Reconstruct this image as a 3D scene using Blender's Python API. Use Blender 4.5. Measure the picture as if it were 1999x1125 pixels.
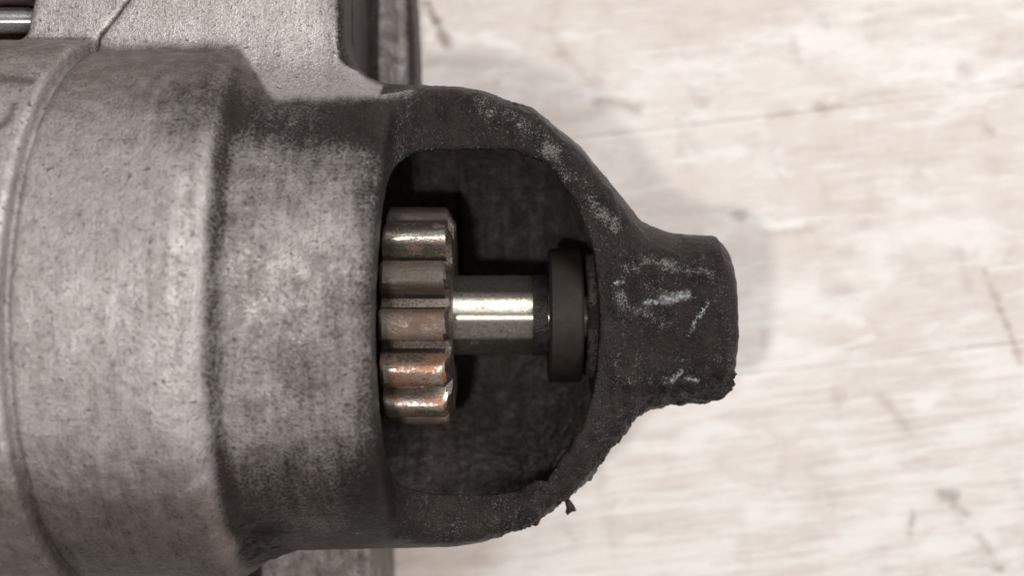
import bpy, bmesh, math, random
import numpy as np
from mathutils import Vector, Matrix

random.seed(7)
MM = 0.001
for o in list(bpy.data.objects):
    bpy.data.objects.remove(o)
sc = bpy.context.scene
COL = sc.collection

# ------------------------------------------------------------------ camera
CAM_H = 181.0            # mm above the shaft axis (z = 0)
F_PX = 2355.0            # focal length in pixels of a 1999 px wide picture
cd = bpy.data.cameras.new("camera")
cam = bpy.data.objects.new("camera", cd)
COL.objects.link(cam)
cam.location = (0, 0, CAM_H * MM)
cd.sensor_width = 36
cd.lens = 36 * F_PX / 1999
cd.clip_start = 0.005
cd.clip_end = 20
cd.dof.use_dof = True
cd.dof.focus_distance = 0.1665
cd.dof.aperture_fstop = 14
sc.camera = cam

# ------------------------------------------------------------------ light
w = bpy.data.worlds.new("World")
sc.world = w
w.use_nodes = True
bg = w.node_tree.nodes["Background"]
bg.inputs[0].default_value = (1.0, 0.955, 0.945, 1)
bg.inputs[1].default_value = 0.27


def lamp(name, loc, target, size, power, color, shape='SQUARE', size_y=None):
    ld = bpy.data.lights.new(name, 'AREA')
    ld.shape = shape
    ld.size = size
    if size_y:
        ld.size_y = size_y
    ld.energy = power
    ld.color = color
    lo = bpy.data.objects.new(name, ld)
    COL.objects.link(lo)
    lo.location = loc
    d = Vector(target) - Vector(loc)
    lo.rotation_euler = d.to_track_quat('-Z', 'Y').to_euler()
    return lo


# the phone's own flash, beside the lens
lamp("phone_flash", (-0.022, -0.021, 0.181), (-0.006, -0.002, 0), 0.010, 0.150, (1.0, 0.945, 0.89), 'DISK')
# ceiling lamp of the room, up and to the right
lamp("room_lamp", (0.46, 0.36, 0.58), (0.04, 0.0, -0.03), 0.50, 5.9, (1.0, 0.958, 0.925), 'RECTANGLE', 0.36)

vs = sc.view_settings
vs.view_transform = 'Standard'
vs.look = 'None'
vs.exposure = 0.0
vs.gamma = 1.0


# ------------------------------------------------------------------ helpers
def px(u, v, z):
    """millimetre position of a point seen at picture position u, v that lies at height z"""
    s = (CAM_H - z) / F_PX
    return np.array([(u - 999.5) * s, -(v - 562.5) * s, z])


def proj(P):
    s = F_PX / (CAM_H - P[:, 2])
    return 999.5 + P[:, 0] * s, 562.5 - P[:, 1] * s


def hash3(i, j, k, seed):
    h = (i.astype(np.uint32) * np.uint32(374761393) + j.astype(np.uint32) * np.uint32(668265263)
         + k.astype(np.uint32) * np.uint32(2147483647) + np.uint32(seed * 974711 + 13))
    h = (h ^ (h >> np.uint32(13))) * np.uint32(1274126177)
    h = (h ^ (h >> np.uint32(15))) * np.uint32(2246822519)
    h = h ^ (h >> np.uint32(16))
    return h.astype(np.float64) / 4294967295.0


def vnoise(P, scale, seed=0, octaves=1):
    tot = np.zeros(len(P)); amp = 1.0; norm = 0
    for o in range(octaves):
        Q = P * scale + 1000.37
        I = np.floor(Q).astype(np.int64); f = Q - I
        f = f * f * (3 - 2 * f)
        r = np.zeros(len(P))
        for a in (0, 1):
            for b in (0, 1):
                for c in (0, 1):
                    wgt = (f[:, 0] if a else 1 - f[:, 0]) * (f[:, 1] if b else 1 - f[:, 1]) * (f[:, 2] if c else 1 - f[:, 2])
                    r += wgt * hash3(I[:, 0] + a, I[:, 1] + b, I[:, 2] + c, seed + o)
        tot += amp * r; norm += amp
        amp *= 0.55; scale *= 2.03
    return tot / norm


def sstep(x, a, b):
    t = np.clip((x - a) / (b - a), 0, 1)
    return t * t * (3 - 2 * t)


def smin(a, b, k):
    h = np.clip(0.5 + 0.5 * (b - a) / k, 0, 1)
    return b + (a - b) * h - k * h * (1 - h)


def smax(a, b, k):
    return -smin(-a, -b, k)


def sd_box(X, Y, Z, lo, hi, r):
    c = [(a + b) / 2 for a, b in zip(lo, hi)]
    e = [(b - a) / 2 - r for a, b in zip(lo, hi)]
    qx = np.abs(X - c[0]) - e[0]; qy = np.abs(Y - c[1]) - e[1]; qz = np.abs(Z - c[2]) - e[2]
    out = np.sqrt(np.maximum(qx, 0) ** 2 + np.maximum(qy, 0) ** 2 + np.maximum(qz, 0) ** 2)
    return out + np.minimum(np.maximum(qx, np.maximum(qy, qz)), 0) - r


def sd_cyl(X, R, x0, x1, rad, r):
    dx = np.abs(X - (x0 + x1) / 2) - ((x1 - x0) / 2 - r)
    dr = R - (rad - r)
    return np.minimum(np.maximum(dx, dr), 0) + np.sqrt(np.maximum(dx, 0) ** 2 + np.maximum(dr, 0) ** 2) - r


def surface_nets(F, org, h):
    S = F < 0
    n = S.shape
    cnt = np.zeros((n[0] - 1, n[1] - 1, n[2] - 1), np.uint8)
    offs = [(a, b, c) for a in (0, 1) for b in (0, 1) for c in (0, 1)]
    for a, b, c in offs:
        cnt += S[a:n[0] - 1 + a, b:n[1] - 1 + b, c:n[2] - 1 + c]
    act = (cnt > 0) & (cnt < 8)
    idx = np.argwhere(act)
    ids = np.full(act.shape, -1, np.int64)
    ids[act] = np.arange(len(idx))
    val = {o: F[idx[:, 0] + o[0], idx[:, 1] + o[1], idx[:, 2] + o[2]].astype(np.float64) for o in offs}
    acc = np.zeros((len(idx), 3)); num = np.zeros(len(idx))
    for o in offs:
        for ax in range(3):
            if o[ax] == 0:
                p = list(o); p[ax] = 1; p = tuple(p)
                va, vb = val[o], val[p]
                m = (va < 0) != (vb < 0)
                t = np.where(m, va / np.where(m, va - vb, 1), 0)
                pt = np.tile(np.array(o, float), (len(idx), 1)); pt[:, ax] += t
                acc[m] += pt[m]; num[m] += 1
    V = (idx + acc / num[:, None]) * h + np.array(org)
    quads = []
    for ax in range(3):
        sl0 = [slice(None)] * 3; sl1 = [slice(None)] * 3
        sl0[ax] = slice(0, n[ax] - 1); sl1[ax] = slice(1, n[ax])
        ch = S[tuple(sl0)] != S[tuple(sl1)]
        e = np.argwhere(ch)
        b, c = (ax + 1) % 3, (ax + 2) % 3
        ok = (e[:, b] > 0) & (e[:, c] > 0) & (e[:, b] < n[b] - 1) & (e[:, c] < n[c] - 1)
        e = e[ok]
        neg = S[e[:, 0], e[:, 1], e[:, 2]]
        q = []
        for db, dc in ((-1, -1), (0, -1), (0, 0), (-1, 0)):
            f = e.copy(); f[:, b] += db; f[:, c] += dc
            q.append(ids[f[:, 0], f[:, 1], f[:, 2]])
        q = np.stack(q, 1)
        q[~neg] = q[~neg][:, ::-1]
        quads.append(q)
    return V, np.concatenate(quads)


def sdf_mesh(name, fn, lo, hi, h, chunkless=True):
    ax = [np.arange(a, b + h, h, dtype=np.float32) for a, b in zip(lo, hi)]
    X = ax[0][:, None, None]; Y = ax[1][None, :, None]; Z = ax[2][None, None, :]
    F = fn(X, Y, Z).astype(np.float32)
    F = np.broadcast_to(F, (len(ax[0]), len(ax[1]), len(ax[2]))).copy()
    F[0] = F[-1] = 1; F[:, 0] = F[:, -1] = 1; F[:, :, 0] = F[:, :, -1] = 1
    F[F == 0] = 1e-5
    V, Q = surface_nets(F, [a[0] for a in ax], h)
    return V, Q


def vnormals(V, Q):
    n = np.cross(V[Q[:, 2]] - V[Q[:, 0]], V[Q[:, 3]] - V[Q[:, 1]])
    N = np.zeros_like(V)
    for i in range(4):
        for c in range(3):
            N[:, c] += np.bincount(Q[:, i], n[:, c], len(V))
    return N / (np.linalg.norm(N, axis=1)[:, None] + 1e-12)


def mesh_obj(name, V, Q, mat, parent=None, attrs=None, smooth=True):
    me = bpy.data.meshes.new(name)
    V = np.asarray(V, float) * MM
    if isinstance(Q, np.ndarray):
        me.vertices.add(len(V)); me.vertices.foreach_set("co", V.ravel())
        me.loops.add(Q.size); me.loops.foreach_set("vertex_index", Q.ravel().astype(np.int32))
        me.polygons.add(len(Q))
        me.polygons.foreach_set("loop_start", np.arange(0, Q.size, 4, dtype=np.int32))
        me.polygons.foreach_set("loop_total", np.full(len(Q), 4, np.int32))
        me.update(calc_edges=True); me.validate()
    else:
        me.from_pydata([tuple(v) for v in V], [], Q)
        me.update()
    if smooth:
        me.polygons.foreach_set("use_smooth", np.ones(len(me.polygons), bool))
    for k, a in (attrs or {}).items():
        at = me.attributes.new(k, 'FLOAT', 'POINT')
        at.data.foreach_set("value", np.asarray(a, np.float32))
    me.materials.append(mat)
    o = bpy.data.objects.new(name, me)
    COL.objects.link(o)
    if parent is not None:
        o.parent = parent
        o.matrix_parent_inverse = parent.matrix_world.inverted() if parent.type == 'EMPTY' else Matrix()
    return o


# ------------------------------------------------------------------ node helper
class NT:
    def __init__(s, name):
        s.mat = bpy.data.materials.new(name); s.mat.use_nodes = True
        s.t = s.mat.node_tree; s.bsdf = s.t.nodes["Principled BSDF"]
        g = s.t.nodes.new("ShaderNodeNewGeometry")
        s.pos = s.vmath('SCALE', g.outputs["Position"], scale=1000.0)

    def put(s, sock, v):
        if v is None: return
        if hasattr(v, "is_output"):
            s.t.links.new(v, sock)
        elif isinstance(v, (tuple, list)):
            sock.default_value = tuple(v) + ((1,) if len(v) == 3 and sock.type == 'RGBA' else ())
        else:
            sock.default_value = v

    def vmath(s, op, a, b=None, scale=None, out=0):
        n = s.t.nodes.new("ShaderNodeVectorMath"); n.operation = op
        s.put(n.inputs[0], a)
        if b is not None: s.put(n.inputs[1], b)
        if scale is not None: n.inputs["Scale"].default_value = scale
        return n.outputs[out]

    def math(s, op, a, b=None, c=None, clamp=False):
        n = s.t.nodes.new("ShaderNodeMath"); n.operation = op; n.use_clamp = clamp
        s.put(n.inputs[0], a); s.put(n.inputs[1], b); s.put(n.inputs[2], c)
        return n.outputs[0]

    def noise(s, scale, detail=2, rough=0.55, vec=None, stretch=None, dist=0.0):
        v = vec or s.pos
        if stretch: v = s.vmath('MULTIPLY', v, stretch)
        n = s.t.nodes.new("ShaderNodeTexNoise")
        s.put(n.inputs["Vector"], v); n.inputs["Scale"].default_value = scale
        n.inputs["Detail"].default_value = detail; n.inputs["Roughness"].default_value = rough
        n.inputs["Distortion"].default_value = dist
        return n.outputs[0]

    def voro(s, scale, vec=None, feature='F1'):
        n = s.t.nodes.new("ShaderNodeTexVoronoi"); n.feature = feature
        s.put(n.inputs["Vector"], vec or s.pos); n.inputs["Scale"].default_value = scale
        return n.outputs[0]

    def mr(s, v, a, b, c=0.0, d=1.0):
        n = s.t.nodes.new("ShaderNodeMapRange"); n.interpolation_type = 'SMOOTHSTEP'
        s.put(n.inputs[0], v)
        for i, q in enumerate((a, b, c, d)): s.put(n.inputs[i + 1], q)
        return n.outputs[0]

    def mix(s, f, a, b):
        n = s.t.nodes.new("ShaderNodeMix"); n.data_type = 'RGBA'
        s.put(n.inputs[0], f); s.put(n.inputs[6], a); s.put(n.inputs[7], b)
        return n.outputs[2]

    def mul(s, c, f):
        n = s.t.nodes.new("ShaderNodeMix"); n.data_type = 'RGBA'; n.blend_type = 'MULTIPLY'
        n.inputs[0].default_value = 1; s.put(n.inputs[6], c); s.put(n.inputs[7], f)
        return n.outputs[2]

    def attr(s, name):
        n = s.t.nodes.new("ShaderNodeAttribute"); n.attribute_name = name
        return n.outputs["Fac"]

    def bump(s, h, dist_mm, strength=1.0, prev=None):
        n = s.t.nodes.new("ShaderNodeBump")
        s.put(n.inputs["Height"], h); n.inputs["Distance"].default_value = dist_mm * MM
        n.inputs["Strength"].default_value = strength
        if prev is not None: s.put(n.inputs["Normal"], prev)
        return n.outputs[0]

    def capsule(s, a, b):
        """distance in mm from the segment a-b, seen in plan"""
        p = s.vmath('MULTIPLY', s.pos, (1, 1, 0))
        a = np.array([a[0], a[1], 0.0]); b = np.array([b[0], b[1], 0.0])
        ba = b - a; L2 = float(ba @ ba)
        pa = s.vmath('SUBTRACT', p, tuple(a))
        h = s.math('DIVIDE', s.vmath('DOT_PRODUCT', pa, tuple(ba), out=1), L2, clamp=True)
        n = s.t.nodes.new("ShaderNodeVectorMath"); n.operation = 'SCALE'
        n.inputs[0].default_value = tuple(ba); s.put(n.inputs["Scale"], h)
        return s.vmath('LENGTH', s.vmath('SUBTRACT', pa, n.outputs[0]), out=1)

    def done(s, color, rough, metal=None, normal=None, spec=None):
        s.put(s.bsdf.inputs["Base Color"], color); s.put(s.bsdf.inputs["Roughness"], rough)
        s.put(s.bsdf.inputs["Metallic"], metal); s.put(s.bsdf.inputs["Normal"], normal)
        s.put(s.bsdf.inputs["Specular IOR Level"], spec)
        return s.mat


# ------------------------------------------------------------------ materials
def cast_aluminium():
    n = NT("cast_aluminium")
    g, b, wr = n.attr("grime"), n.attr("brown"), n.attr("wear_glint")
    fine = n.math('ADD', n.math('MULTIPLY', n.noise(2.4, 3, 0.6), 0.55), n.math('MULTIPLY', n.noise(5.6, 2, 0.6), 0.45))
    grain = n.noise(1.5, 2, 0.5)
    micro = n.noise(6.0, 2, 0.6)
    patch = n.noise(0.17, 3, 0.6)
    blot = n.noise(0.45, 3, 0.6)
    # clean skin of the casting
    clean = n.mix(n.mr(fine, 0.40, 0.60), (0.43, 0.413, 0.402), (0.72, 0.70, 0.69))
    clean = n.mix(n.mr(patch, 0.35, 0.7), clean, n.mul(clean, (0.90, 0.89, 0.88)))
    pits = n.math('MULTIPLY', n.mr(grain, 0.63, 0.72), 0.75)
    clean = n.mix(pits, clean, (0.085, 0.075, 0.07))
    brown = n.mix(n.mr(fine, 0.35, 0.7), (0.125, 0.103, 0.090), (0.34, 0.292, 0.262))
    bm = n.math('ADD', b, n.math('MULTIPLY', n.math('SUBTRACT', blot, 0.5), 0.9))
    bm = n.math('MULTIPLY', n.mr(bm, 0.05, 1.05), 0.95)
    col = n.mix(bm, clean, brown)
    # oily black grime; its mask also carries painted shading
    gm = n.math('ADD', g, n.math('MULTIPLY', n.math('SUBTRACT', fine, 0.5), 2.3))
    streak = n.noise(0.55, 3, 0.6, stretch=(1.5, 0.22, 0.22))
    gm = n.math('ADD', gm, n.math('MULTIPLY', n.math('SUBTRACT', streak, 0.5), 0.45))
    gm = n.math('ADD', gm, n.math('MULTIPLY', n.math('SUBTRACT', patch, 0.5), 0.28))
    gm = n.math('ADD', gm, n.math('MULTIPLY', n.math('SUBTRACT', blot, 0.5), 0.25))
    gm = n.math('MULTIPLY', n.mr(gm, 0.08, 0.92), 0.99)
    black = n.mix(n.mr(blot, 0.35, 0.7), (0.0090, 0.0066, 0.0054), (0.022, 0.0167, 0.0140))
    col = n.mix(gm, col, black)
    # bright worn grains where the grime is rubbed off, and painted glints
    wm = n.math('ADD', wr, n.math('MULTIPLY', n.math('SUBTRACT', fine, 0.5), 2.4))
    wm = n.math('ADD', wm, n.math('MULTIPLY', n.math('SUBTRACT', micro, 0.5), 1.2))
    wm = n.math('ADD', wm, n.math('MULTIPLY', n.math('SUBTRACT', blot, 0.5), 1.2))
    wm = n.math('MULTIPLY', n.mr(wm, 0.72, 1.05), 0.8)
    col = n.mix(wm, col, (0.30, 0.29, 0.28))
    # paint scraped onto the nose
    z = 12.0
    pm = None
    for (u0, v0, u1, v1, wd) in ((1262, 591, 1300, 586, 0.42), (1295, 586, 1342, 576, 1.0), (1385, 592, 1362, 622, 0.18),
                                 (1362, 622, 1346, 652, 0.22), (1316, 745, 1334, 728, 0.5), (1346, 742, 1368, 746, 0.40),
                                 (1203, 553, 1216, 548, 0.28)):
        d = n.capsule(px(u0, v0, z), px(u1, v1, z))
        d = n.math('ADD', d, n.math('MULTIPLY', n.math('SUBTRACT', fine, 0.5), 2.6))
        d = n.math('ADD', d, n.math('MULTIPLY', n.math('SUBTRACT', micro, 0.5), 1.2))
        m = n.mr(d, wd * 1.0, wd * 0.0)
        pm = m if pm is None else n.math('MAXIMUM', pm, m)
    upz = n.vmath('DOT_PRODUCT', n.pos, (0, 0, 1), out=1)
    pm = n.math('MULTIPLY', n.math('MULTIPLY', pm, n.mr(upz, 3.0, 6.0)), n.mr(grain, 0.34, 0.56, 0.55, 1.0))
    col = n.mix(n.math('MULTIPLY', pm, 0.85), col, n.mix(n.mr(grain, 0.4, 0.6), (0.24, 0.28, 0.29), (0.44, 0.46, 0.465)))
    bare = n.math('SUBTRACT', 1.0, gm)
    metal = n.math('MULTIPLY', n.math('MAXIMUM', bare, wm), 0.78)
    rough = n.math('ADD', n.math('MULTIPLY', bare, 0.05), n.mr(micro, 0.3, 0.7, 0.33, 0.50))
    h = n.math('ADD', n.math('MULTIPLY', fine, 0.6), n.math('MULTIPLY', grain, 0.4))
    h = n.math('MULTIPLY', h, n.math('ADD', n.math('ADD', 0.42, n.math('MULTIPLY', gm, 0.62)), n.math('MULTIPLY', wr, 1.6)))
    nm = n.bump(h, 0.50, 1.0)
    nm = n.bump(micro, 0.09, 0.8, nm)
    return n.done(col, rough, metal, nm, n.mr(gm, 0.5, 1.0, 0.5, 0.17))


def steel(name, rust_amt=0.5, base=(0.58, 0.55, 0.49), rough0=0.24, use_obj=False, aniso=0.0):
    n = NT(name)
    long = n.noise(0.5, 3, 0.6, stretch=(0.35, 1.6, 1.6))
    fine = n.noise(2.6, 3, 0.65)
    pit = n.noise(2.0, 2, 0.6, stretch=(0.9, 2.2, 2.2))
    blot = n.noise(0.42, 3, 0.65)
    amt = rust_amt; dull = 0.0
    if use_obj:
        oi = n.t.nodes.new("ShaderNodeObjectInfo")
        sp = n.t.nodes.new("ShaderNodeSeparateColor"); n.t.links.new(oi.outputs["Color"], sp.inputs[0])
        amt = sp.outputs[0]; dull = sp.outputs[1]
    col = n.mix(n.mr(fine, 0.35, 0.7), base, tuple(c * 0.72 for c in base))
    rm = n.math('ADD', n.math('ADD', blot, n.math('MULTIPLY', n.math('SUBTRACT', fine, 0.5), 0.5)), n.math('SUBTRACT', amt, 0.5))
    rm = n.mr(rm, 0.48, 0.66)
    rust = n.mix(n.mr(fine, 0.35, 0.65), (0.22, 0.072, 0.029), (0.38, 0.165, 0.085))
    col = n.mix(n.math('MULTIPLY', rm, 0.85), col, rust)
    gr = n.mix(n.mr(long, 0.4, 0.65), (0.070, 0.050, 0.038), (0.15, 0.112, 0.086))
    col = n.mix(n.math('MULTIPLY', n.mr(long, 0.2, 0.6, 0.75, 1.0), dull) if use_obj else 0.0, col, gr)
    col = n.mix(n.math('MULTIPLY', n.mr(pit, 0.63, 0.70), 0.85), col, (0.03, 0.022, 0.018))
    metal = n.math('SUBTRACT', 0.95, n.math('MULTIPLY', rm, 0.35))
    rough = n.math('ADD', n.mr(fine, 0.3, 0.7, rough0, rough0 + 0.12), n.math('MULTIPLY', rm, 0.12))
    if use_obj:
        tc = n.t.nodes.new("ShaderNodeTexCoord")
        lz = n.vmath('DOT_PRODUCT', tc.outputs["Object"], (0, 0, 1000.0), out=1)
        dirt_shade = n.math('MULTIPLY', sp.outputs[2], n.mr(long, 0.25, 0.55, 0.8, 1.0))  # dirt on the teeth, plus shade painted on the topmost one
        col = n.mix(dirt_shade, col, (0.026, 0.019, 0.015))
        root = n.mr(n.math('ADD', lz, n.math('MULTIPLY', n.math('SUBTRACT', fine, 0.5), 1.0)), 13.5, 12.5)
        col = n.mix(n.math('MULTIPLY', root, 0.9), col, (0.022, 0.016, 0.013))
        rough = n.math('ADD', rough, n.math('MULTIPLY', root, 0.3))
        rough = n.math('ADD', rough, n.math('MULTIPLY', dull, 0.22))
        metal = n.math('SUBTRACT', metal, n.math('MULTIPLY', dull, 0.75))
    nm = n.bump(fine, 0.05 if use_obj else 0.005, 1.0)
    nm = n.bump(pit, 0.05 if use_obj else 0.006, 0.6, nm)
    if aniso:
        tg = n.t.nodes.new("ShaderNodeTangent"); tg.direction_type = 'RADIAL'; tg.axis = 'X'
        n.t.links.new(tg.outputs[0], n.bsdf.inputs["Tangent"])
        n.bsdf.inputs["Anisotropic"].default_value = aniso
        n.bsdf.inputs["Anisotropic Rotation"].default_value = 0.25
    return n.done(col, rough, metal, nm)


def greasy(name, c0, c1, rough=(0.4, 0.6), bump=0.12, metal=0.0):
    n = NT(name)
    fine = n.noise(2.2, 3, 0.6); blot = n.noise(0.5, 3, 0.6)
    col = n.mix(n.mr(blot, 0.35, 0.65), c0, c1)
    col = n.mix(n.mr(fine, 0.70, 0.78), col, tuple(min(1, c * 3.2) for c in c1))
    nm = n.bump(fine, bump, 1.0)
    return n.done(col, n.mr(fine, 0.3, 0.7, rough[0], rough[1]), metal, nm, 0.22)


def gear_body():
    """dark caked end faces, dull steel in the valleys between the teeth"""
    n = NT("dirty_gear_body")
    fine = n.noise(2.4, 3, 0.6); blot = n.noise(0.6, 3, 0.6)
    g = n.t.nodes.new("ShaderNodeNewGeometry")
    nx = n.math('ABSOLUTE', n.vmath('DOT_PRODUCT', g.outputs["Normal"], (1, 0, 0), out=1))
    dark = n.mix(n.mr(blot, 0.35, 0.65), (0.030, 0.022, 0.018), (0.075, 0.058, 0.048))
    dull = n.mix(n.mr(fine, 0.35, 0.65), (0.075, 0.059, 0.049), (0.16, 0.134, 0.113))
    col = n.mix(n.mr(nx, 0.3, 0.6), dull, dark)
    return n.done(col, n.mr(fine, 0.3, 0.7, 0.40, 0.58), 0.35, n.bump(fine, 0.12, 1.0))


def painted_wood():
    n = NT("whitewashed_wood")
    ang = math.radians(6.6)
    rot = n.t.nodes.new("ShaderNodeVectorRotate"); rot.rotation_type = 'Z_AXIS'
    n.put(rot.inputs["Vector"], n.pos); rot.inputs["Angle"].default_value = -ang
    p = rot.outputs[0]
    grain = n.noise(0.55, 4, 0.6, vec=p, stretch=(0.13, 1.0, 1.0), dist=0.15)
    lines = n.noise(1.0, 3, 0.6, vec=p, stretch=(0.05, 1.0, 1.0))
    big = n.noise(0.035, 4, 0.62, vec=p, stretch=(0.7, 1.1, 1.0), dist=0.2)
    mid = n.noise(0.14, 4, 0.62, vec=p, stretch=(0.55, 1.2, 1.0), dist=0.2)
    warp = n.noise(0.11, 4, 0.65, vec=p, stretch=(1.1, 0.7, 1.0), dist=0.3)
    spot = n.noise(0.36, 2, 0.5, vec=p, stretch=(0.75, 1.0, 1.0))
    col = n.mix(n.mr(big, 0.32, 0.64), (0.74, 0.685, 0.645), (0.82, 0.785, 0.745))
    col = n.mix(n.math('MULTIPLY', n.mr(mid, 0.46, 0.72), 0.60), col, (0.655, 0.58, 0.545))
    col = n.mix(n.math('MULTIPLY', n.mr(warp, 0.48, 0.74), 0.70), col, (0.60, 0.54, 0.505))
    col = n.mix(n.math('MULTIPLY', n.mr(grain, 0.55, 0.72), 0.45), col, (0.62, 0.55, 0.51))
    col = n.mix(n.math('MULTIPLY', n.mr(lines, 0.58, 0.74), 0.25), col, (0.60, 0.52, 0.48))
    col = n.mix(n.math('MULTIPLY', n.mr(mid, 0.50, 0.33), 0.85), col, (0.88, 0.865, 0.85))
    col = n.mix(n.math('MULTIPLY', n.mr(grain, 0.44, 0.32), 0.6), col, (0.89, 0.875, 0.855))
    ys = n.vmath('DOT_PRODUCT', n.pos, (0, 1, 0), out=1)
    low = n.mr(ys, 2.0, -18.0)
    strokes = n.noise(0.46, 3, 0.55, vec=p, stretch=(0.13, 1.7, 1.0), dist=0.1)
    col = n.mix(n.math('MULTIPLY', n.mr(strokes, 0.50, 0.62), n.math('MULTIPLY', low, 0.55)), col, (0.875, 0.86, 0.835))
    col = n.mix(n.math('MULTIPLY', n.mr(strokes, 0.46, 0.36), n.math('MULTIPLY', low, 0.36)), col, (0.63, 0.57, 0.53))
    # a painted contact shadow and the worn marks one can point at in the picture
    zt = -46.0
    for (u0, v0, u1, v1, wd, c, a) in (
            (838, 8, 850, 40, 1.0, (0.28, 0.17, 0.12), 0.75), (855, 45, 872, 85, 1.2, (0.24, 0.16, 0.12), 0.8),
            (1072, 60, 1095, 100, 1.6, (0.45, 0.38, 0.34), 0.5), (1100, 105, 1170, 175, 1.7, (0.45, 0.39, 0.36), 0.5),
            (1170, 195, 1240, 210, 1.3, (0.34, 0.29, 0.27), 0.6), (1922, 530, 1955, 610, 0.8, (0.42, 0.33, 0.29), 0.6),
            (1955, 610, 1992, 705, 0.8, (0.42, 0.33, 0.29), 0.65), (1630, 775, 1640, 790, 1.6, (0.42, 0.34, 0.31), 0.55),
            (1718, 778, 1730, 790, 1.5, (0.42, 0.34, 0.31), 0.5), (1740, 800, 1775, 845, 1.2, (0.42, 0.38, 0.33), 0.45),
            (1776, 1045, 1782, 1000, 0.8, (0.36, 0.34, 0.33), 0.7), (1838, 965, 1862, 968, 1.1, (0.34, 0.31, 0.27), 0.7),
            (1860, 990, 1885, 1000, 0.9, (0.34, 0.31, 0.27), 0.7), (1910, 1050, 1930, 1075, 1.1, (0.36, 0.33, 0.29), 0.7),
            (1940, 1100, 1950, 1108, 0.9, (0.36, 0.33, 0.29), 0.7), (1550, 85, 1560, 115, 1.0, (0.46, 0.36, 0.32), 0.5),
            (1600, 212, 1640, 206, 0.9, (0.42, 0.33, 0.29), 0.6), (1500, 227, 1540, 220, 1.0, (0.46, 0.37, 0.33), 0.5),
            (1925, 250, 1935, 258, 1.0, (0.45, 0.38, 0.33), 0.6), (1880, 130, 1890, 140, 1.4, (0.5, 0.42, 0.38), 0.5),
            (770, 1100, 930, 1085, 5.0, (0.42, 0.30, 0.25), 0.6),  # brown stain, also painting in the contact shadow under the nose
            (1438, 415, 1446, 422, 1.2, (0.40, 0.33, 0.30), 0.6), (1500, 458, 1590, 450, 0.9, (0.45, 0.37, 0.33), 0.5)):
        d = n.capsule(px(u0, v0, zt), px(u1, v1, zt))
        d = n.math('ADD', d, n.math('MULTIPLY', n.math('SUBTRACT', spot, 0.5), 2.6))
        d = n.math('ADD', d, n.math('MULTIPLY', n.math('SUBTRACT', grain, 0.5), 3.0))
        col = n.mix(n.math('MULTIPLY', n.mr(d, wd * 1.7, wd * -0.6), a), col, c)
    # thick smears of newer white paint
    for (u0, v0, u1, v1, wd) in ((1500, 437, 1560, 437, 1.1), (1460, 745, 1700, 660, 1.0), (1620, 195, 1630, 190, 0.9),
                                 (1520, 670, 1545, 680, 2.0), (1660, 625, 1680, 625, 1.0), (1790, 790, 1810, 792, 1.0), (950, 75, 1010, 95, 1.4)):
        d = n.capsule(px(u0, v0, zt), px(u1, v1, zt))
        d = n.math('ADD', d, n.math('MULTIPLY', n.math('SUBTRACT', grain, 0.5), 4.0))
        col = n.mix(n.math('MULTIPLY', n.mr(d, wd * 1.3, wd * 0.1), 0.75), col, (0.90, 0.885, 0.86))
    h = n.math('ADD', grain, n.math('MULTIPLY', mid, 1.2))
    return n.done(col, n.mr(grain, 0.3, 0.7, 0.5, 0.68), 0.0, n.bump(h, 0.25, 0.7))


M_AL = cast_aluminium()
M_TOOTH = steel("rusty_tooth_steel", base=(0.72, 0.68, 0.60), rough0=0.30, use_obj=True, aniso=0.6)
M_SHAFT = steel("polished_shaft_steel", rust_amt=0.37, base=(0.60, 0.56, 0.48), rough0=0.27, aniso=1.0)
M_BOLT = steel("zinc_bolt_steel", rust_amt=0.1, base=(0.62, 0.63, 0.63), rough0=0.2, aniso=0.8)
M_GREASE = greasy("black_grease", (0.013, 0.0105, 0.009), (0.027, 0.022, 0.019))
M_GEAREND = gear_body()
M_COLLAR = greasy("oily_collar", (0.02, 0.018, 0.017), (0.04, 0.036, 0.034), rough=(0.22, 0.4), bump=0.2)
M_WASHER = greasy("brown_washer", (0.018, 0.0138, 0.0115), (0.023, 0.0178, 0.015), rough=(0.5, 0.62), bump=0.03)
M_RUST = greasy("rusty_plate", (0.12, 0.07, 0.055), (0.18, 0.11, 0.09), rough=(0.7, 0.85), bump=0.15)
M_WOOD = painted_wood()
M_GAP = greasy("board_gap", (0.40, 0.33, 0.30), (0.5, 0.43, 0.40), rough=(0.8, 0.9))

# ------------------------------------------------------------------ setting: boards
ZT = -46.0
table = bpy.data.objects.new("tabletop", None)
COL.objects.link(table)
bm = bmesh.new()
bmesh.ops.create_cube(bm, size=1)
tm = bpy.data.meshes.new("tabletop"); bm.to_mesh(tm); bm.free()
bpy.data.objects.remove(table)
table = bpy.data.objects.new("tabletop", tm); COL.objects.link(table)
tm.transform(Matrix.Translation((0, 0, (ZT - 12) * MM)) @ Matrix.Diagonal((0.62, 0.48, 0.008, 1)))
tm.materials.append(M_GAP)
table["kind"] = "structure"
table["label"] = "whitewashed wooden boards under the metal part"
ANG = math.radians(6.6)
BW = 47.8


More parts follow.
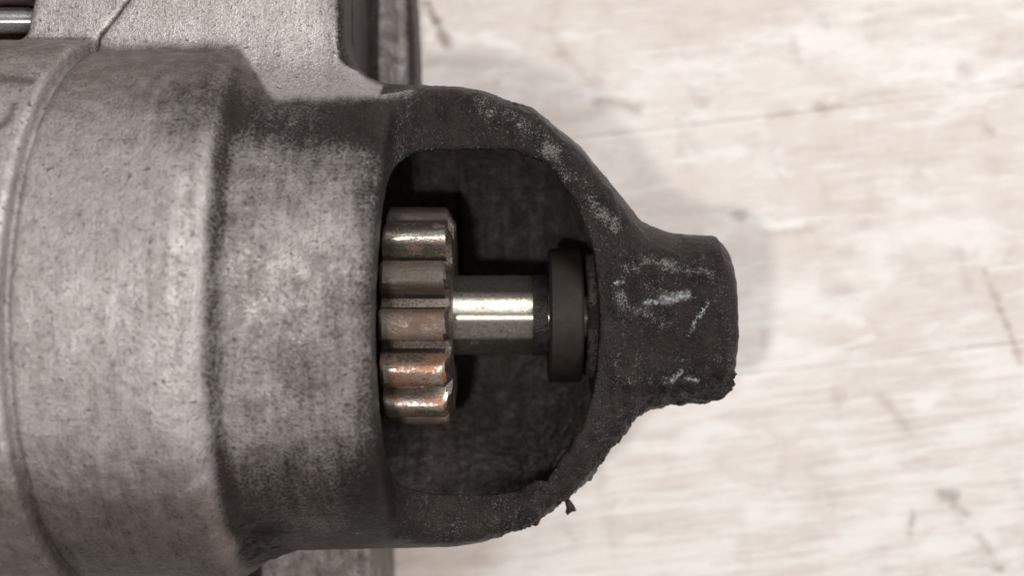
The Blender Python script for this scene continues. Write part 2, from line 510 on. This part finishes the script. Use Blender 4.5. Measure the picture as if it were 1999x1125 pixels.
def board(u, i):
    """one painted board: bevelled, slightly uneven top"""
    nx, L = 60, 520.0
    prof = [(-BW / 2 + 0.03, -8), (-BW / 2 + 0.02, -0.22), (-BW / 2 + 0.22, -0.08), (-BW / 2 + 0.9, 0)]
    prof += [(t, 0) for t in np.linspace(-BW / 2 + 4, BW / 2 - 4, 9)]
    prof += [(BW / 2 - 0.9, 0), (BW / 2 - 0.22, -0.08), (BW / 2 - 0.02, -0.22), (BW / 2 - 0.03, -8)]
    V = []
    for a in np.linspace(-L / 2, L / 2, nx):
        for (b, c) in prof:
            V.append((a, b, c))
    V = np.array(V, float)
    top = V[:, 2] > -1
    V[top, 2] += (vnoise(V[top] + i * 77, 0.05, 3, 2) - 0.5) * 0.5
    V[top, 2] += (vnoise(V[top] * np.array([0.4, 1, 0]) + i * 31, 0.25, 5, 2) - 0.5) * 0.15
    m = len(prof)
    Q = []
    for a in range(nx - 1):
        for b in range(m):
            c = (b + 1) % m
            Q.append((a * m + b, (a + 1) * m + b, (a + 1) * m + c, a * m + c)[::-1])
    Q.append(tuple(range(m))); Q.append(tuple((nx - 1) * m + b for b in range(m))[::-1])
    c0 = px(1500, 227, ZT)
    off = u * BW + BW / 2
    R = np.array([[math.cos(ANG), -math.sin(ANG)], [math.sin(ANG), math.cos(ANG)]])
    V[:, :2] = V[:, :2] @ R.T
    V[:, 0] += -math.sin(ANG) * off + c0[0] * 0.3; V[:, 1] += c0[1] - c0[0] * math.tan(ANG) + c0[0] * 0.3 * math.tan(ANG) + math.cos(ANG) * off
    V[:, 2] += ZT
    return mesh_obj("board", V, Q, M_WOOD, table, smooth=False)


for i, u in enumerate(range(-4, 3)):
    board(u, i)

# ------------------------------------------------------------------ the starter
starter = bpy.data.objects.new("starter_motor", None)
COL.objects.link(starter)
starter.location = (-0.03, 0, ZT * MM)
starter["label"] = "grimy cast aluminium starter motor nose with rusty pinion gear lying on whitewashed boards"
starter["category"] = "starter motor"
bpy.context.view_layer.update()

AY = -4.1                                   # shaft axis
# outer radius of the housing along the axis
PX_ = np.array([-90, -41.0, -39.2, -37.7, -36.2, -34.6, -31, -8.0, -4.4, 3.1, 10.0, 15.4, 19.2, 23.8, 29, 40])
PR_ = np.array([39.0, 39.0, 38.7, 37.4, 36.0, 35.2, 34.5, 34.0, 33.4, 30.6, 25.2, 18.8, 14.2, 11.9, 11.4, 11.4])
fx = np.linspace(-90, 40, 1301)
fr = np.interp(fx, PX_, PR_)
ker = np.hanning(19); ker /= ker.sum()
fr = np.convolve(np.pad(fr, 9, mode='edge'), ker, 'valid')
fs = 1 / np.sqrt(1 + np.gradient(fr, fx) ** 2)
CX_ = np.array([-45, -9.2, -8.4, 0, 5, 9, 11.5, 12.8, 13.2, 20])
CR_ = np.array([26.9, 26.9, 26.9, 26.9, 25.0, 20.0, 14.5, 8.0, 0.0, -20])
SEAM = -59.3


def seam_x(Y):
    return SEAM + np.maximum(Y - 35.6, 0) * 0.77


def housing_sdf(X, Y, Z):
    R = np.sqrt((Y - AY) ** 2 + Z ** 2)
    k = fs.astype(np.float32)
    outer = (R - np.interp(X, fx, fr).astype(np.float32)) * np.interp(X, fx, k).astype(np.float32)
    outer = np.maximum(outer, X - 29.5)
    # solenoid flange, flat face towards the viewer
    fl = sd_box(X, Y, Z, (-75, 16, -2.6), (-24.2, 95, 8), 1.6)
    d = smin(outer, fl, (2.5 + 5.5 * sstep(X, -39, -33)).astype(np.float32))
    # opening for the ring gear: everything over the rim and right of the band
    zc = 12.6 - 0.10 * np.maximum(X - 2, 0)
    q1 = (-17.3 + 1.0 * np.clip((Y + 4.5) / 22, -1, 1) ** 2 - X); q2 = zc - Z
    cut = smax(q1, q2, 9.0)
    d = smax(d, -cut, 2.0)
    # bearing boss at the tip
    boss = sd_cyl(X, np.sqrt((Y - AY + 0.7) ** 2 + (Z * 1.02) ** 2), 12.6, 32.3, 11.75, 2.9)
    boss = smax(boss, Z - 11.3, 3.0)
    d = smin(d, boss, 3.2)
    # cavity
    RC = np.sqrt((Y - AY + 0.7) ** 2 + Z ** 2)
    cav = (RC - np.interp(X, CX_, CR_).astype(np.float32))
    cav = np.where(X > 4, cav * 0.68, cav)
    deep = smax(smax(np.maximum(R - 28.8, X + 8.6), Z - 1, 4.0), -8.0 - Y, 5.0)
    cav = np.minimum(cav, deep)
    d = smax(d, -cav, 1.0)
    # inner collar that carries the bush
    col = sd_cyl(X, R, 10.9, 15, 9.2, 0.6)
    d = smin(d, col, 0.8)
    # cut at the seam
    d = smax(d, seam_x(Y) - X, (0.9 - 0.65 * sstep(Y, 35, 37)).astype(np.float32))
    d = np.maximum(d, Z * 0 + Y - 66)
    return d


H = 0.42
V, Q = sdf_mesh("drive_housing", housing_sdf, (-61, -45, -41), (35.5, 52, 41), H)
N = vnormals(V, Q)
U, W = proj(V)
X, Y, Z = V.T
R = np.sqrt((Y - AY) ** 2 + Z ** 2)
def along(pts, width):
    d = np.full(len(V), 1e9)
    for (a, b) in zip(pts[:-1], pts[1:]):
        a = np.array(a, float); b = np.array(b, float); ba = b - a
        pu, pv = U - a[0], W - a[1]
        t = np.clip((pu * ba[0] + pv * ba[1]) / (ba @ ba), 0, 1)
        d = np.minimum(d, np.hypot(pu - t * ba[0], pv - t * ba[1]))
    return np.exp(-(d / width) ** 2)


edge = 200 - 108 * (1 - sstep(U, 455, 545))
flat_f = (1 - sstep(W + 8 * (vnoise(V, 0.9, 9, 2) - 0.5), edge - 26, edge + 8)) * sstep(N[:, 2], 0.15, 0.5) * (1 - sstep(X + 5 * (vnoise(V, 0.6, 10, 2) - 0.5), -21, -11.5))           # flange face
nose = sstep(X, -18.5, -13.0)
band = sstep(X, -38, -35.5) * (1 - nose)
leftc = 1 - sstep(X, -39.5, -36.5)
sideness = np.abs(N[:, 1])
g_left = 0.16 + 0.10 * vnoise(V, 0.06, 4, 2) + 0.38 * sstep(W, 820, 1130) + 0.25 * sstep(W, 330, 140) * sstep(U, 250, 420)  # grime, plus painted darkening where the barrel's shading falls off
g_step = 0.5 * along([(480, 1095), (540, 1055)], 26) + 0.40 * along([(462, 140), (432, 300), (410, 560), (410, 760), (425, 900), (455, 1030)], 21) \
    + 0.42 * along([(450, 205), (520, 235), (610, 262), (700, 240)], 48) + 0.22 * along([(330, 200), (425, 300)], 60)  # grime swath and chip; shade of the step painted along its groove
g_band = 0.40 + 0.26 * sstep(W, 330, 190) * sstep(U, 520, 640) + 0.40 * sstep(W, 800, 990) + 0.30 * (vnoise(V, 0.13, 14, 2) - 0.5) \
    + 0.30 * np.exp(-((X + 16.8) / 1.6) ** 2) + 0.13 * sstep(U, 620, 720) - 0.20 * along([(470, 570), (520, 520), (640, 460)], 75)
g_nose = 0.98
g = g_left * leftc + g_band * band + g_nose * nose + g_step * (1 - nose)
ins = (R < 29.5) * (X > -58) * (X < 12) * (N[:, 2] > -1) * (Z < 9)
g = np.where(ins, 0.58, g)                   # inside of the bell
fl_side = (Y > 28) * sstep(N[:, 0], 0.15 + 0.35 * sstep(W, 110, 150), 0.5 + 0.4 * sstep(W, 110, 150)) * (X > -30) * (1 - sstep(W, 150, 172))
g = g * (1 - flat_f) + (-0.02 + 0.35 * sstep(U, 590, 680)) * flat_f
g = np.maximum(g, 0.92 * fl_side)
fil = 0.5 * np.exp(-(((U - 740) / 60) ** 2 + ((W - 178) / 16) ** 2))
g = g - 0.9 * fil * (N[:, 2] > 0.2)
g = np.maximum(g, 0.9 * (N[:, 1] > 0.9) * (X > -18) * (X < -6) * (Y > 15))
brown = 0.60 * sstep(W, 320, 110) * (1 - flat_f) + 0.85 * sstep(W, 780, 1100) + 0.20  # brown film, also painting the barrel's falloff at top and bottom
brown = brown + 0.18 * band
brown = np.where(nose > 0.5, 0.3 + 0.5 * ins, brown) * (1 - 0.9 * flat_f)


wear_glint = (0.52 * along([(940, 205), (1010, 232), (1060, 275), (1110, 320), (1170, 395), (1205, 440)], 30)  # rubbed edges, and glints painted along rim and boss
        + 0.50 * along([(1065, 300), (1095, 345)], 18)
        + 0.40 * along([(1150, 390), (1195, 440)], 16)
        + 0.50 * 0.16 * along([(1205, 500), (1230, 540)], 24) + 0.60 * along([(1300, 520), (1390, 545)], 15) + 0.55 * along([(1255, 505), (1400, 510)], 22)
        + 0.48 * along([(1195, 530), (1215, 600)], 20) + 0.42 * along([(1205, 590), (1290, 635)], 30) + 0.44 * along([(1230, 520), (1300, 575)], 22) + 0.34 * along([(1300, 600), (1400, 660)], 60)
        + 0.62 * along([(1200, 700), (1205, 750), (1270, 740), (1310, 742)], 18)
        + 0.45 * along([(1405, 700), (1425, 720), (1410, 775)], 16)
        + 0.45 * along([(940, 985), (1020, 965), (1060, 930)], 12)
        + 0.40 * along([(930, 925), (990, 935)], 25)
        + 0.45 * along([(860, 205), (872, 222)], 12)
        + 0.42 * along([(720, 300), (765, 262)], 18)
        + 0.40 * along([(700, 1040), (770, 1045), (800, 1030)], 18)
        + 0.42 * along([(540, 1040), (700, 1042)], 10)
        + 0.42 * along([(717, 420), (714, 560)], 9) + 0.13 * nose * (R > 26) * (W < 560) + 0.03 * nose * (R > 26)) * (N[:, 2] > -0.1)
# relief: rough casting skin, caked grime on the nose and ragged lower edge
amp = 0.07 + 0.05 * nose
V2 = V.copy()
disp = (vnoise(V, 0.9, 11, 2) - 0.5) * amp * 2
disp += (vnoise(V, 0.16, 21, 2) - 0.5) * (0.22 * nose + 0.12)
rag = sstep(-Y, 9, 13) * sstep(X, -6, 2) * (R > 11) * np.where(X > 24, 1, (R > 20) | (X > 14))
disp += rag * ((vnoise(V, 0.75, 31, 3) - 0.42) * 1.9)
inner = (R < 29.5) * (X > -16) * (X < 12) * (Z < 2) * sstep(-Y, -2, 6)
disp += inner * (vnoise(V, 0.8, 41, 3) - 0.5) * 1.1
chip = np.exp(-(((U - 500) / 55) ** 2 + ((W - 1060) / 45) ** 2))
disp += chip * (vnoise(V, 0.35, 51, 3) - 0.5) * 4.0
disp += np.clip(wear_glint * 2.2, 0, 1) * nose * (vnoise(V, 1.05, 55, 1) - 0.45) * 0.42
disp += 0.40 * along([(1203, 503), (1290, 520), (1395, 543)], 8) - 0.35 * along([(1215, 566), (1255, 578), (1350, 562)], 12) \
    + 0.35 * along([(1345, 578), (1385, 590), (1350, 650)], 7) - 0.3 * along([(1230, 690), (1330, 700)], 26)
V2 += N * disp[:, None]
mesh_obj("drive_housing", V2, Q, M_AL, starter, {"grime": g, "brown": brown, "wear_glint": wear_glint})


# ------------------------------------------------------------------ rear bracket left of the seam
def bracket_sdf(X, Y, Z):
    R = np.sqrt((Y - AY) ** 2 + Z ** 2)
    d = sd_cyl(X, R, -95, SEAM - 0.75, 40.5, 0.8)
    d = np.minimum(d, sd_cyl(X, R, -95, SEAM + 3, 37.9, 0.5))
    fl = sd_box(X + (Y - 36) * -0.20, Y, Z, (-69.8, 20, -5), (-40, 95, 8), 0.9)
    fl = np.maximum(fl, X - seam_x(Y) + 0.12)
    d = smin(d, fl, 1.5)
    return np.maximum(d, Y - 60)


V, Q = sdf_mesh("rear_bracket", bracket_sdf, (-84, -46, -41.5), (-38, 50, 41.5), 0.45)
N = vnormals(V, Q); U, W = proj(V)
flat_f = sstep(V[:, 1], 30, 34) * sstep(N[:, 2], 0.75, 0.95)
g = (0.10 + 0.25 * sstep(W, 900, 1050) + 0.15 * sstep(U, 80, 230) * sstep(W, 300, 150)) * (1 - flat_f)  # grime; lower side also darkened as painted shading
g += 0.35 * np.exp(-((V[:, 0] - SEAM - 0.2) / 0.8) ** 2) * (1 - flat_f)
br = (0.8 * along([(-20, 152), (60, 158)], 9) + 0.7 * along([(28, 205), (12, 240), (-10, 250)], 7) + 0.5 * sstep(W, 200, 80) + 0.75 * sstep(W, 800, 1000) + 0.15) * (1 - 0.9 * flat_f)  # brown smears, plus painted falloff towards top and bottom
disp = (vnoise(V, 0.8, 61, 2) - 0.5) * 0.2
mesh_obj("rear_bracket", V + N * disp[:, None], Q, M_AL, starter, {"grime": g, "brown": br, "wear_glint": g * 0})


# ------------------------------------------------------------------ solenoid below the flange
def sol_sdf(X, Y, Z):
    slit = 0.55 * np.clip((Y - 32.5) / 4, 0, 1) * (1 + 0.25 * np.sin(Y * 1.7))
    a = sd_box(X, Y, Z, (-56, 31, -34), (-24.3, 95, -2.7), 1.2)
    a = np.maximum(a, Z + 2.62 + slit * (X > -27))
    bulge = 0.9 * np.cos(np.clip((Y - 37) / 12, -1.5, 1.5))
    b = sd_box(X - bulge, Y, Z, (-56, 24, -46), (-17.6, 95, -27), 3.6)
    return np.minimum(np.maximum(smin(a, b, 2.5), Y - 58), 1e3)


V, Q = sdf_mesh("solenoid", sol_sdf, (-58, 22, -46.6), (-14, 60, -1.5), 0.5)
N = vnormals(V, Q); U, W = proj(V)
up = sstep(N[:, 2], 0.6, 0.9) * (V[:, 0] > -23)
g = 0.95 - 0.62 * up
disp = (vnoise(V, 0.7, 71, 2) - 0.5) * 0.3
mesh_obj("solenoid", V + N * disp[:, None], Q, M_AL, starter, {"grime": g, "brown": 0.55 + 0 * g, "wear_glint": 0 * g})


# ------------------------------------------------------------------ lower mounting ear
def ear_sdf(X, Y, Z):
    d = sd_box(X, Y, Z, (-46, -60, -46), (-22.2, -30, -14), 0.9)
    notch = sd_box(X, Y, Z, (-47, -49, -30), (-40.6, -41.7, -10), 0.6)
    return smax(d, -notch, 0.5)


V, Q = sdf_mesh("mounting_ear", ear_sdf, (-48, -61, -46.6), (-20, -29, -12), 0.5)
N = vnormals(V, Q)
disp = (vnoise(V, 0.6, 81, 3) - 0.5) * 0.35
g = np.full(len(V), 0.12) + 0.25 * (N[:, 2] < 0.5)
mesh_obj("mounting_ear", V + N * disp[:, None], Q, M_AL, starter, {"grime": g, "brown": 0.75 + 0 * g, "wear_glint": 0 * g})


# ------------------------------------------------------------------ turned parts
def lathe(name, prof, mat, parent, seg=96, yc=AY, zc=0.0, jitter=0.0, attrs=None):
    """revolve (x, r) points round the shaft axis"""
    V = []; F = []
    m = len(prof)
    for s in range(seg):
        a = 2 * math.pi * s / seg
        for (x, r) in prof:
            V.append((x, yc + r * math.sin(a), zc + r * math.cos(a)))
    V = np.array(V)
    if jitter:
        V += (np.stack([vnoise(V, 0.8, 5 + c, 2) for c in range(3)], 1) - 0.5) * jitter
    for s in range(seg):
        t = (s + 1) % seg
        for i in range(m - 1):
            F.append((s * m + i, s * m + i + 1, t * m + i + 1, t * m + i))
    F.append(tuple(s * m for s in range(seg))[::-1][::-1]); F.append(tuple(s * m + m - 1 for s in range(seg))[::-1])
    me_o = mesh_obj(name, V, F, mat, parent)
    bm = bmesh.new(); bm.from_mesh(me_o.data)
    bmesh.ops.recalc_face_normals(bm, faces=bm.faces)
    for e in bm.edges:
        if len(e.link_faces) == 2 and e.calc_face_angle() > math.radians(40):
            e.smooth = False
    bm.to_mesh(me_o.data); bm.free()
    return me_o


shaft = lathe("output_shaft", [(-30, 5.98), (2.6, 5.98), (3.0, 5.8), (12, 5.8)], M_SHAFT, starter)
lathe("shaft_collar", [(3.02, 5.7), (3.1, 6.0), (5.2, 6.02), (5.35, 5.7)], M_COLLAR, shaft, jitter=0.12)
lathe("thrust_washer", [(5.4, 5.9), (5.4, 9.7), (5.75, 10.05), (9.9, 10.05), (10.3, 9.7), (10.3, 5.9)], M_WASHER, starter)
lathe("clutch_hub", [(-34, 20.5), (-23.2, 20.5), (-22.5, 19.8), (-22.4, 11.2), (-18.0, 11.0), (-17.9, 6)], M_GREASE, starter)

XL, XR = -18.4, -8.5
gear = lathe("pinion_gear", [(XL, 6.1), (XL, 12.1), (XL + 0.3, 12.3), (XR - 0.5, 12.3), (XR, 11.9), (XR + 0.05, 8.2), (XR - 0.3, 7.6), (XR - 0.3, 6.1)],
             M_GEAREND, starter)
NT_ = 13


def tooth_mesh(seed):
    """one worn pinion tooth: root, flanks, rounded tip land; ground away on a slant at the shaft end"""
    half = [(-2.6, 11.8), (-2.25, 12.2), (-2.12, 12.9), (-2.08, 13.8), (-2.04, 14.7), (-1.92, 15.4), (-1.62, 15.9), (-1.05, 16.2), (-0.35, 16.32)]
    prof = half + [(-a, r) for a, r in half[::-1]]
    rng = np.random.RandomState(seed)
    st = [(XL - 0.0, 0.80), (XL + 0.25, 0.25), (XL + 0.6, 0.0), (XL + 3, 0.0), (XL + 6, 0.0), (XR - 1.1, 0.0), (XR - 0.85, 0.10), (XR - 0.45, 0.8), (XR, 1.7)]
    V = []; m = len(prof)
    for (x, ins) in st:
        for (a, r) in prof:
            hh = max(0.0, (r - 12.6) / 3.7)
            rr = r - ins * hh
            aa = a * (1 - 0.12 * ins * hh)
            xx = x
            if x > XR - 1.2:
                xx = x - 0.55 * hh * (0.5 + 0.5 * a / 2.4) * rng.uniform(0.6, 1.3)
            V.append((xx, aa + rng.uniform(-.03, .03), rr + rng.uniform(-.03, .03)))
    F = []
    for i in range(len(st) - 1):
        for j in range(m - 1):
            F.append((i * m + j, i * m + j + 1, (i + 1) * m + j + 1, (i + 1) * m + j))
    F.append(tuple(range(m))[::-1]); F.append(tuple((len(st) - 1) * m + j for j in range(m)))
    me = bpy.data.meshes.new("tooth")
    me.from_pydata([(v[0] * MM, v[1] * MM, v[2] * MM) for v in V], [], F)
    me.materials.append(M_TOOTH); me.materials.append(M_GEAREND)
    bm = bmesh.new(); bm.from_mesh(me)
    bmesh.ops.recalc_face_normals(bm, faces=bm.faces)
    for f in bm.faces:
        f.smooth = True
        if f.calc_center_median().x > (XR - 0.80) * MM or len(f.verts) > 4:
            f.material_index = 1
    for e in bm.edges:
        if len(e.link_faces) == 2 and (e.link_faces[0].material_index != e.link_faces[1].material_index or e.calc_face_angle() > math.radians(33)):
            e.smooth = False
    bm.to_mesh(me); bm.free()
    return me


tms = [tooth_mesh(s) for s in (1, 2, 3)]
# rust, dullness and dark tint (dirt, painted shade) of each tooth, from the one nearest the top of the picture down
LOOK = {2: (0.50, 1.0, 0.93), 1: (0.50, 0.0, 0), 0: (0.45, 0.95, 0.42), -1: (0.60, 0.80, 0.22), -2: (0.60, 0.0, 0), -3: (0.56, 0.0, 0), -4: (0.6, 0.6, 0.4)}
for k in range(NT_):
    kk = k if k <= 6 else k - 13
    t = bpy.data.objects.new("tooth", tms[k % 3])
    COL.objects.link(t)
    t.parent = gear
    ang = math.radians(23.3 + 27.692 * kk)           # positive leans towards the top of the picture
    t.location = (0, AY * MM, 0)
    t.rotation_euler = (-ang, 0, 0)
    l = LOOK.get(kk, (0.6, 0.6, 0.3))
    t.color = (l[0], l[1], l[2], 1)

# ------------------------------------------------------------------ bolt and plate in the corner
p0 = px(28, 40, 3)
lathe("through_bolt", [(-95, 1.95), (-71.2, 1.95), (-70.9, 1.8), (-68.0, 1.8)], M_BOLT, starter, seg=48, yc=p0[1], zc=3.0)


def plate_sdf(X, Y, Z):
    d = sd_box(X, Y, Z, (-95, 30, -8), (-60, 44, -1.5), 0.8)
    return np.minimum(d, sd_box(X, Y, Z, (-95, 42.3, -10), (-70.2, 60, 5.5), 1.2))


V, Q = sdf_mesh("field_case", plate_sdf, (-84, 29, -11), (-58, 56, 7), 0.5)
mesh_obj("field_case", V + vnormals(V, Q) * ((vnoise(V, 0.7, 91, 2) - 0.5) * 0.3)[:, None], Q, M_RUST, starter)


# ------------------------------------------------------------------ flakes of caked grime hanging off the edge
def flake(u, v, z, pts, seed):
    c = px(u, v, z); s = (CAM_H - z) / F_PX
    V = []; n = len(pts)
    rng = np.random.RandomState(seed)
    for lay, zz in ((0.55, -0.5), (1.0, -0.15), (0.95, 0.2), (0.5, 0.5)):
        for (a, b) in pts:
            V.append((c[0] + a * s * lay + rng.uniform(-.08, .08), c[1] - b * s * lay + rng.uniform(-.08, .08), z + zz + rng.uniform(-.1, .1)))
    F = [tuple(range(n)), tuple(range(3 * n, 4 * n))[::-1]]
    for l in range(3):
        for j in range(n):
            k = (j + 1) % n
            F.append((l * n + j, (l + 1) * n + j, (l + 1) * n + k, l * n + k))
    o = mesh_obj("grime_flake", np.array(V), F, M_GREASE, starter)
    bm = bmesh.new(); bm.from_mesh(o.data); bmesh.ops.recalc_face_normals(bm, faces=bm.faces); bm.to_mesh(o.data); bm.free()
    return o


flake(1112, 990, 2, [(-2, -18), (6, -8), (10, 0), (13, 8), (4, 10), (-4, 18), (-8, 12), (-6, 2), (-10, -10)], 1)
flake(1428, 748, 4, [(-12, -10), (2, -8), (4, -2), (9, 2), (4, 8), (-6, 6), (-14, 10)], 2)
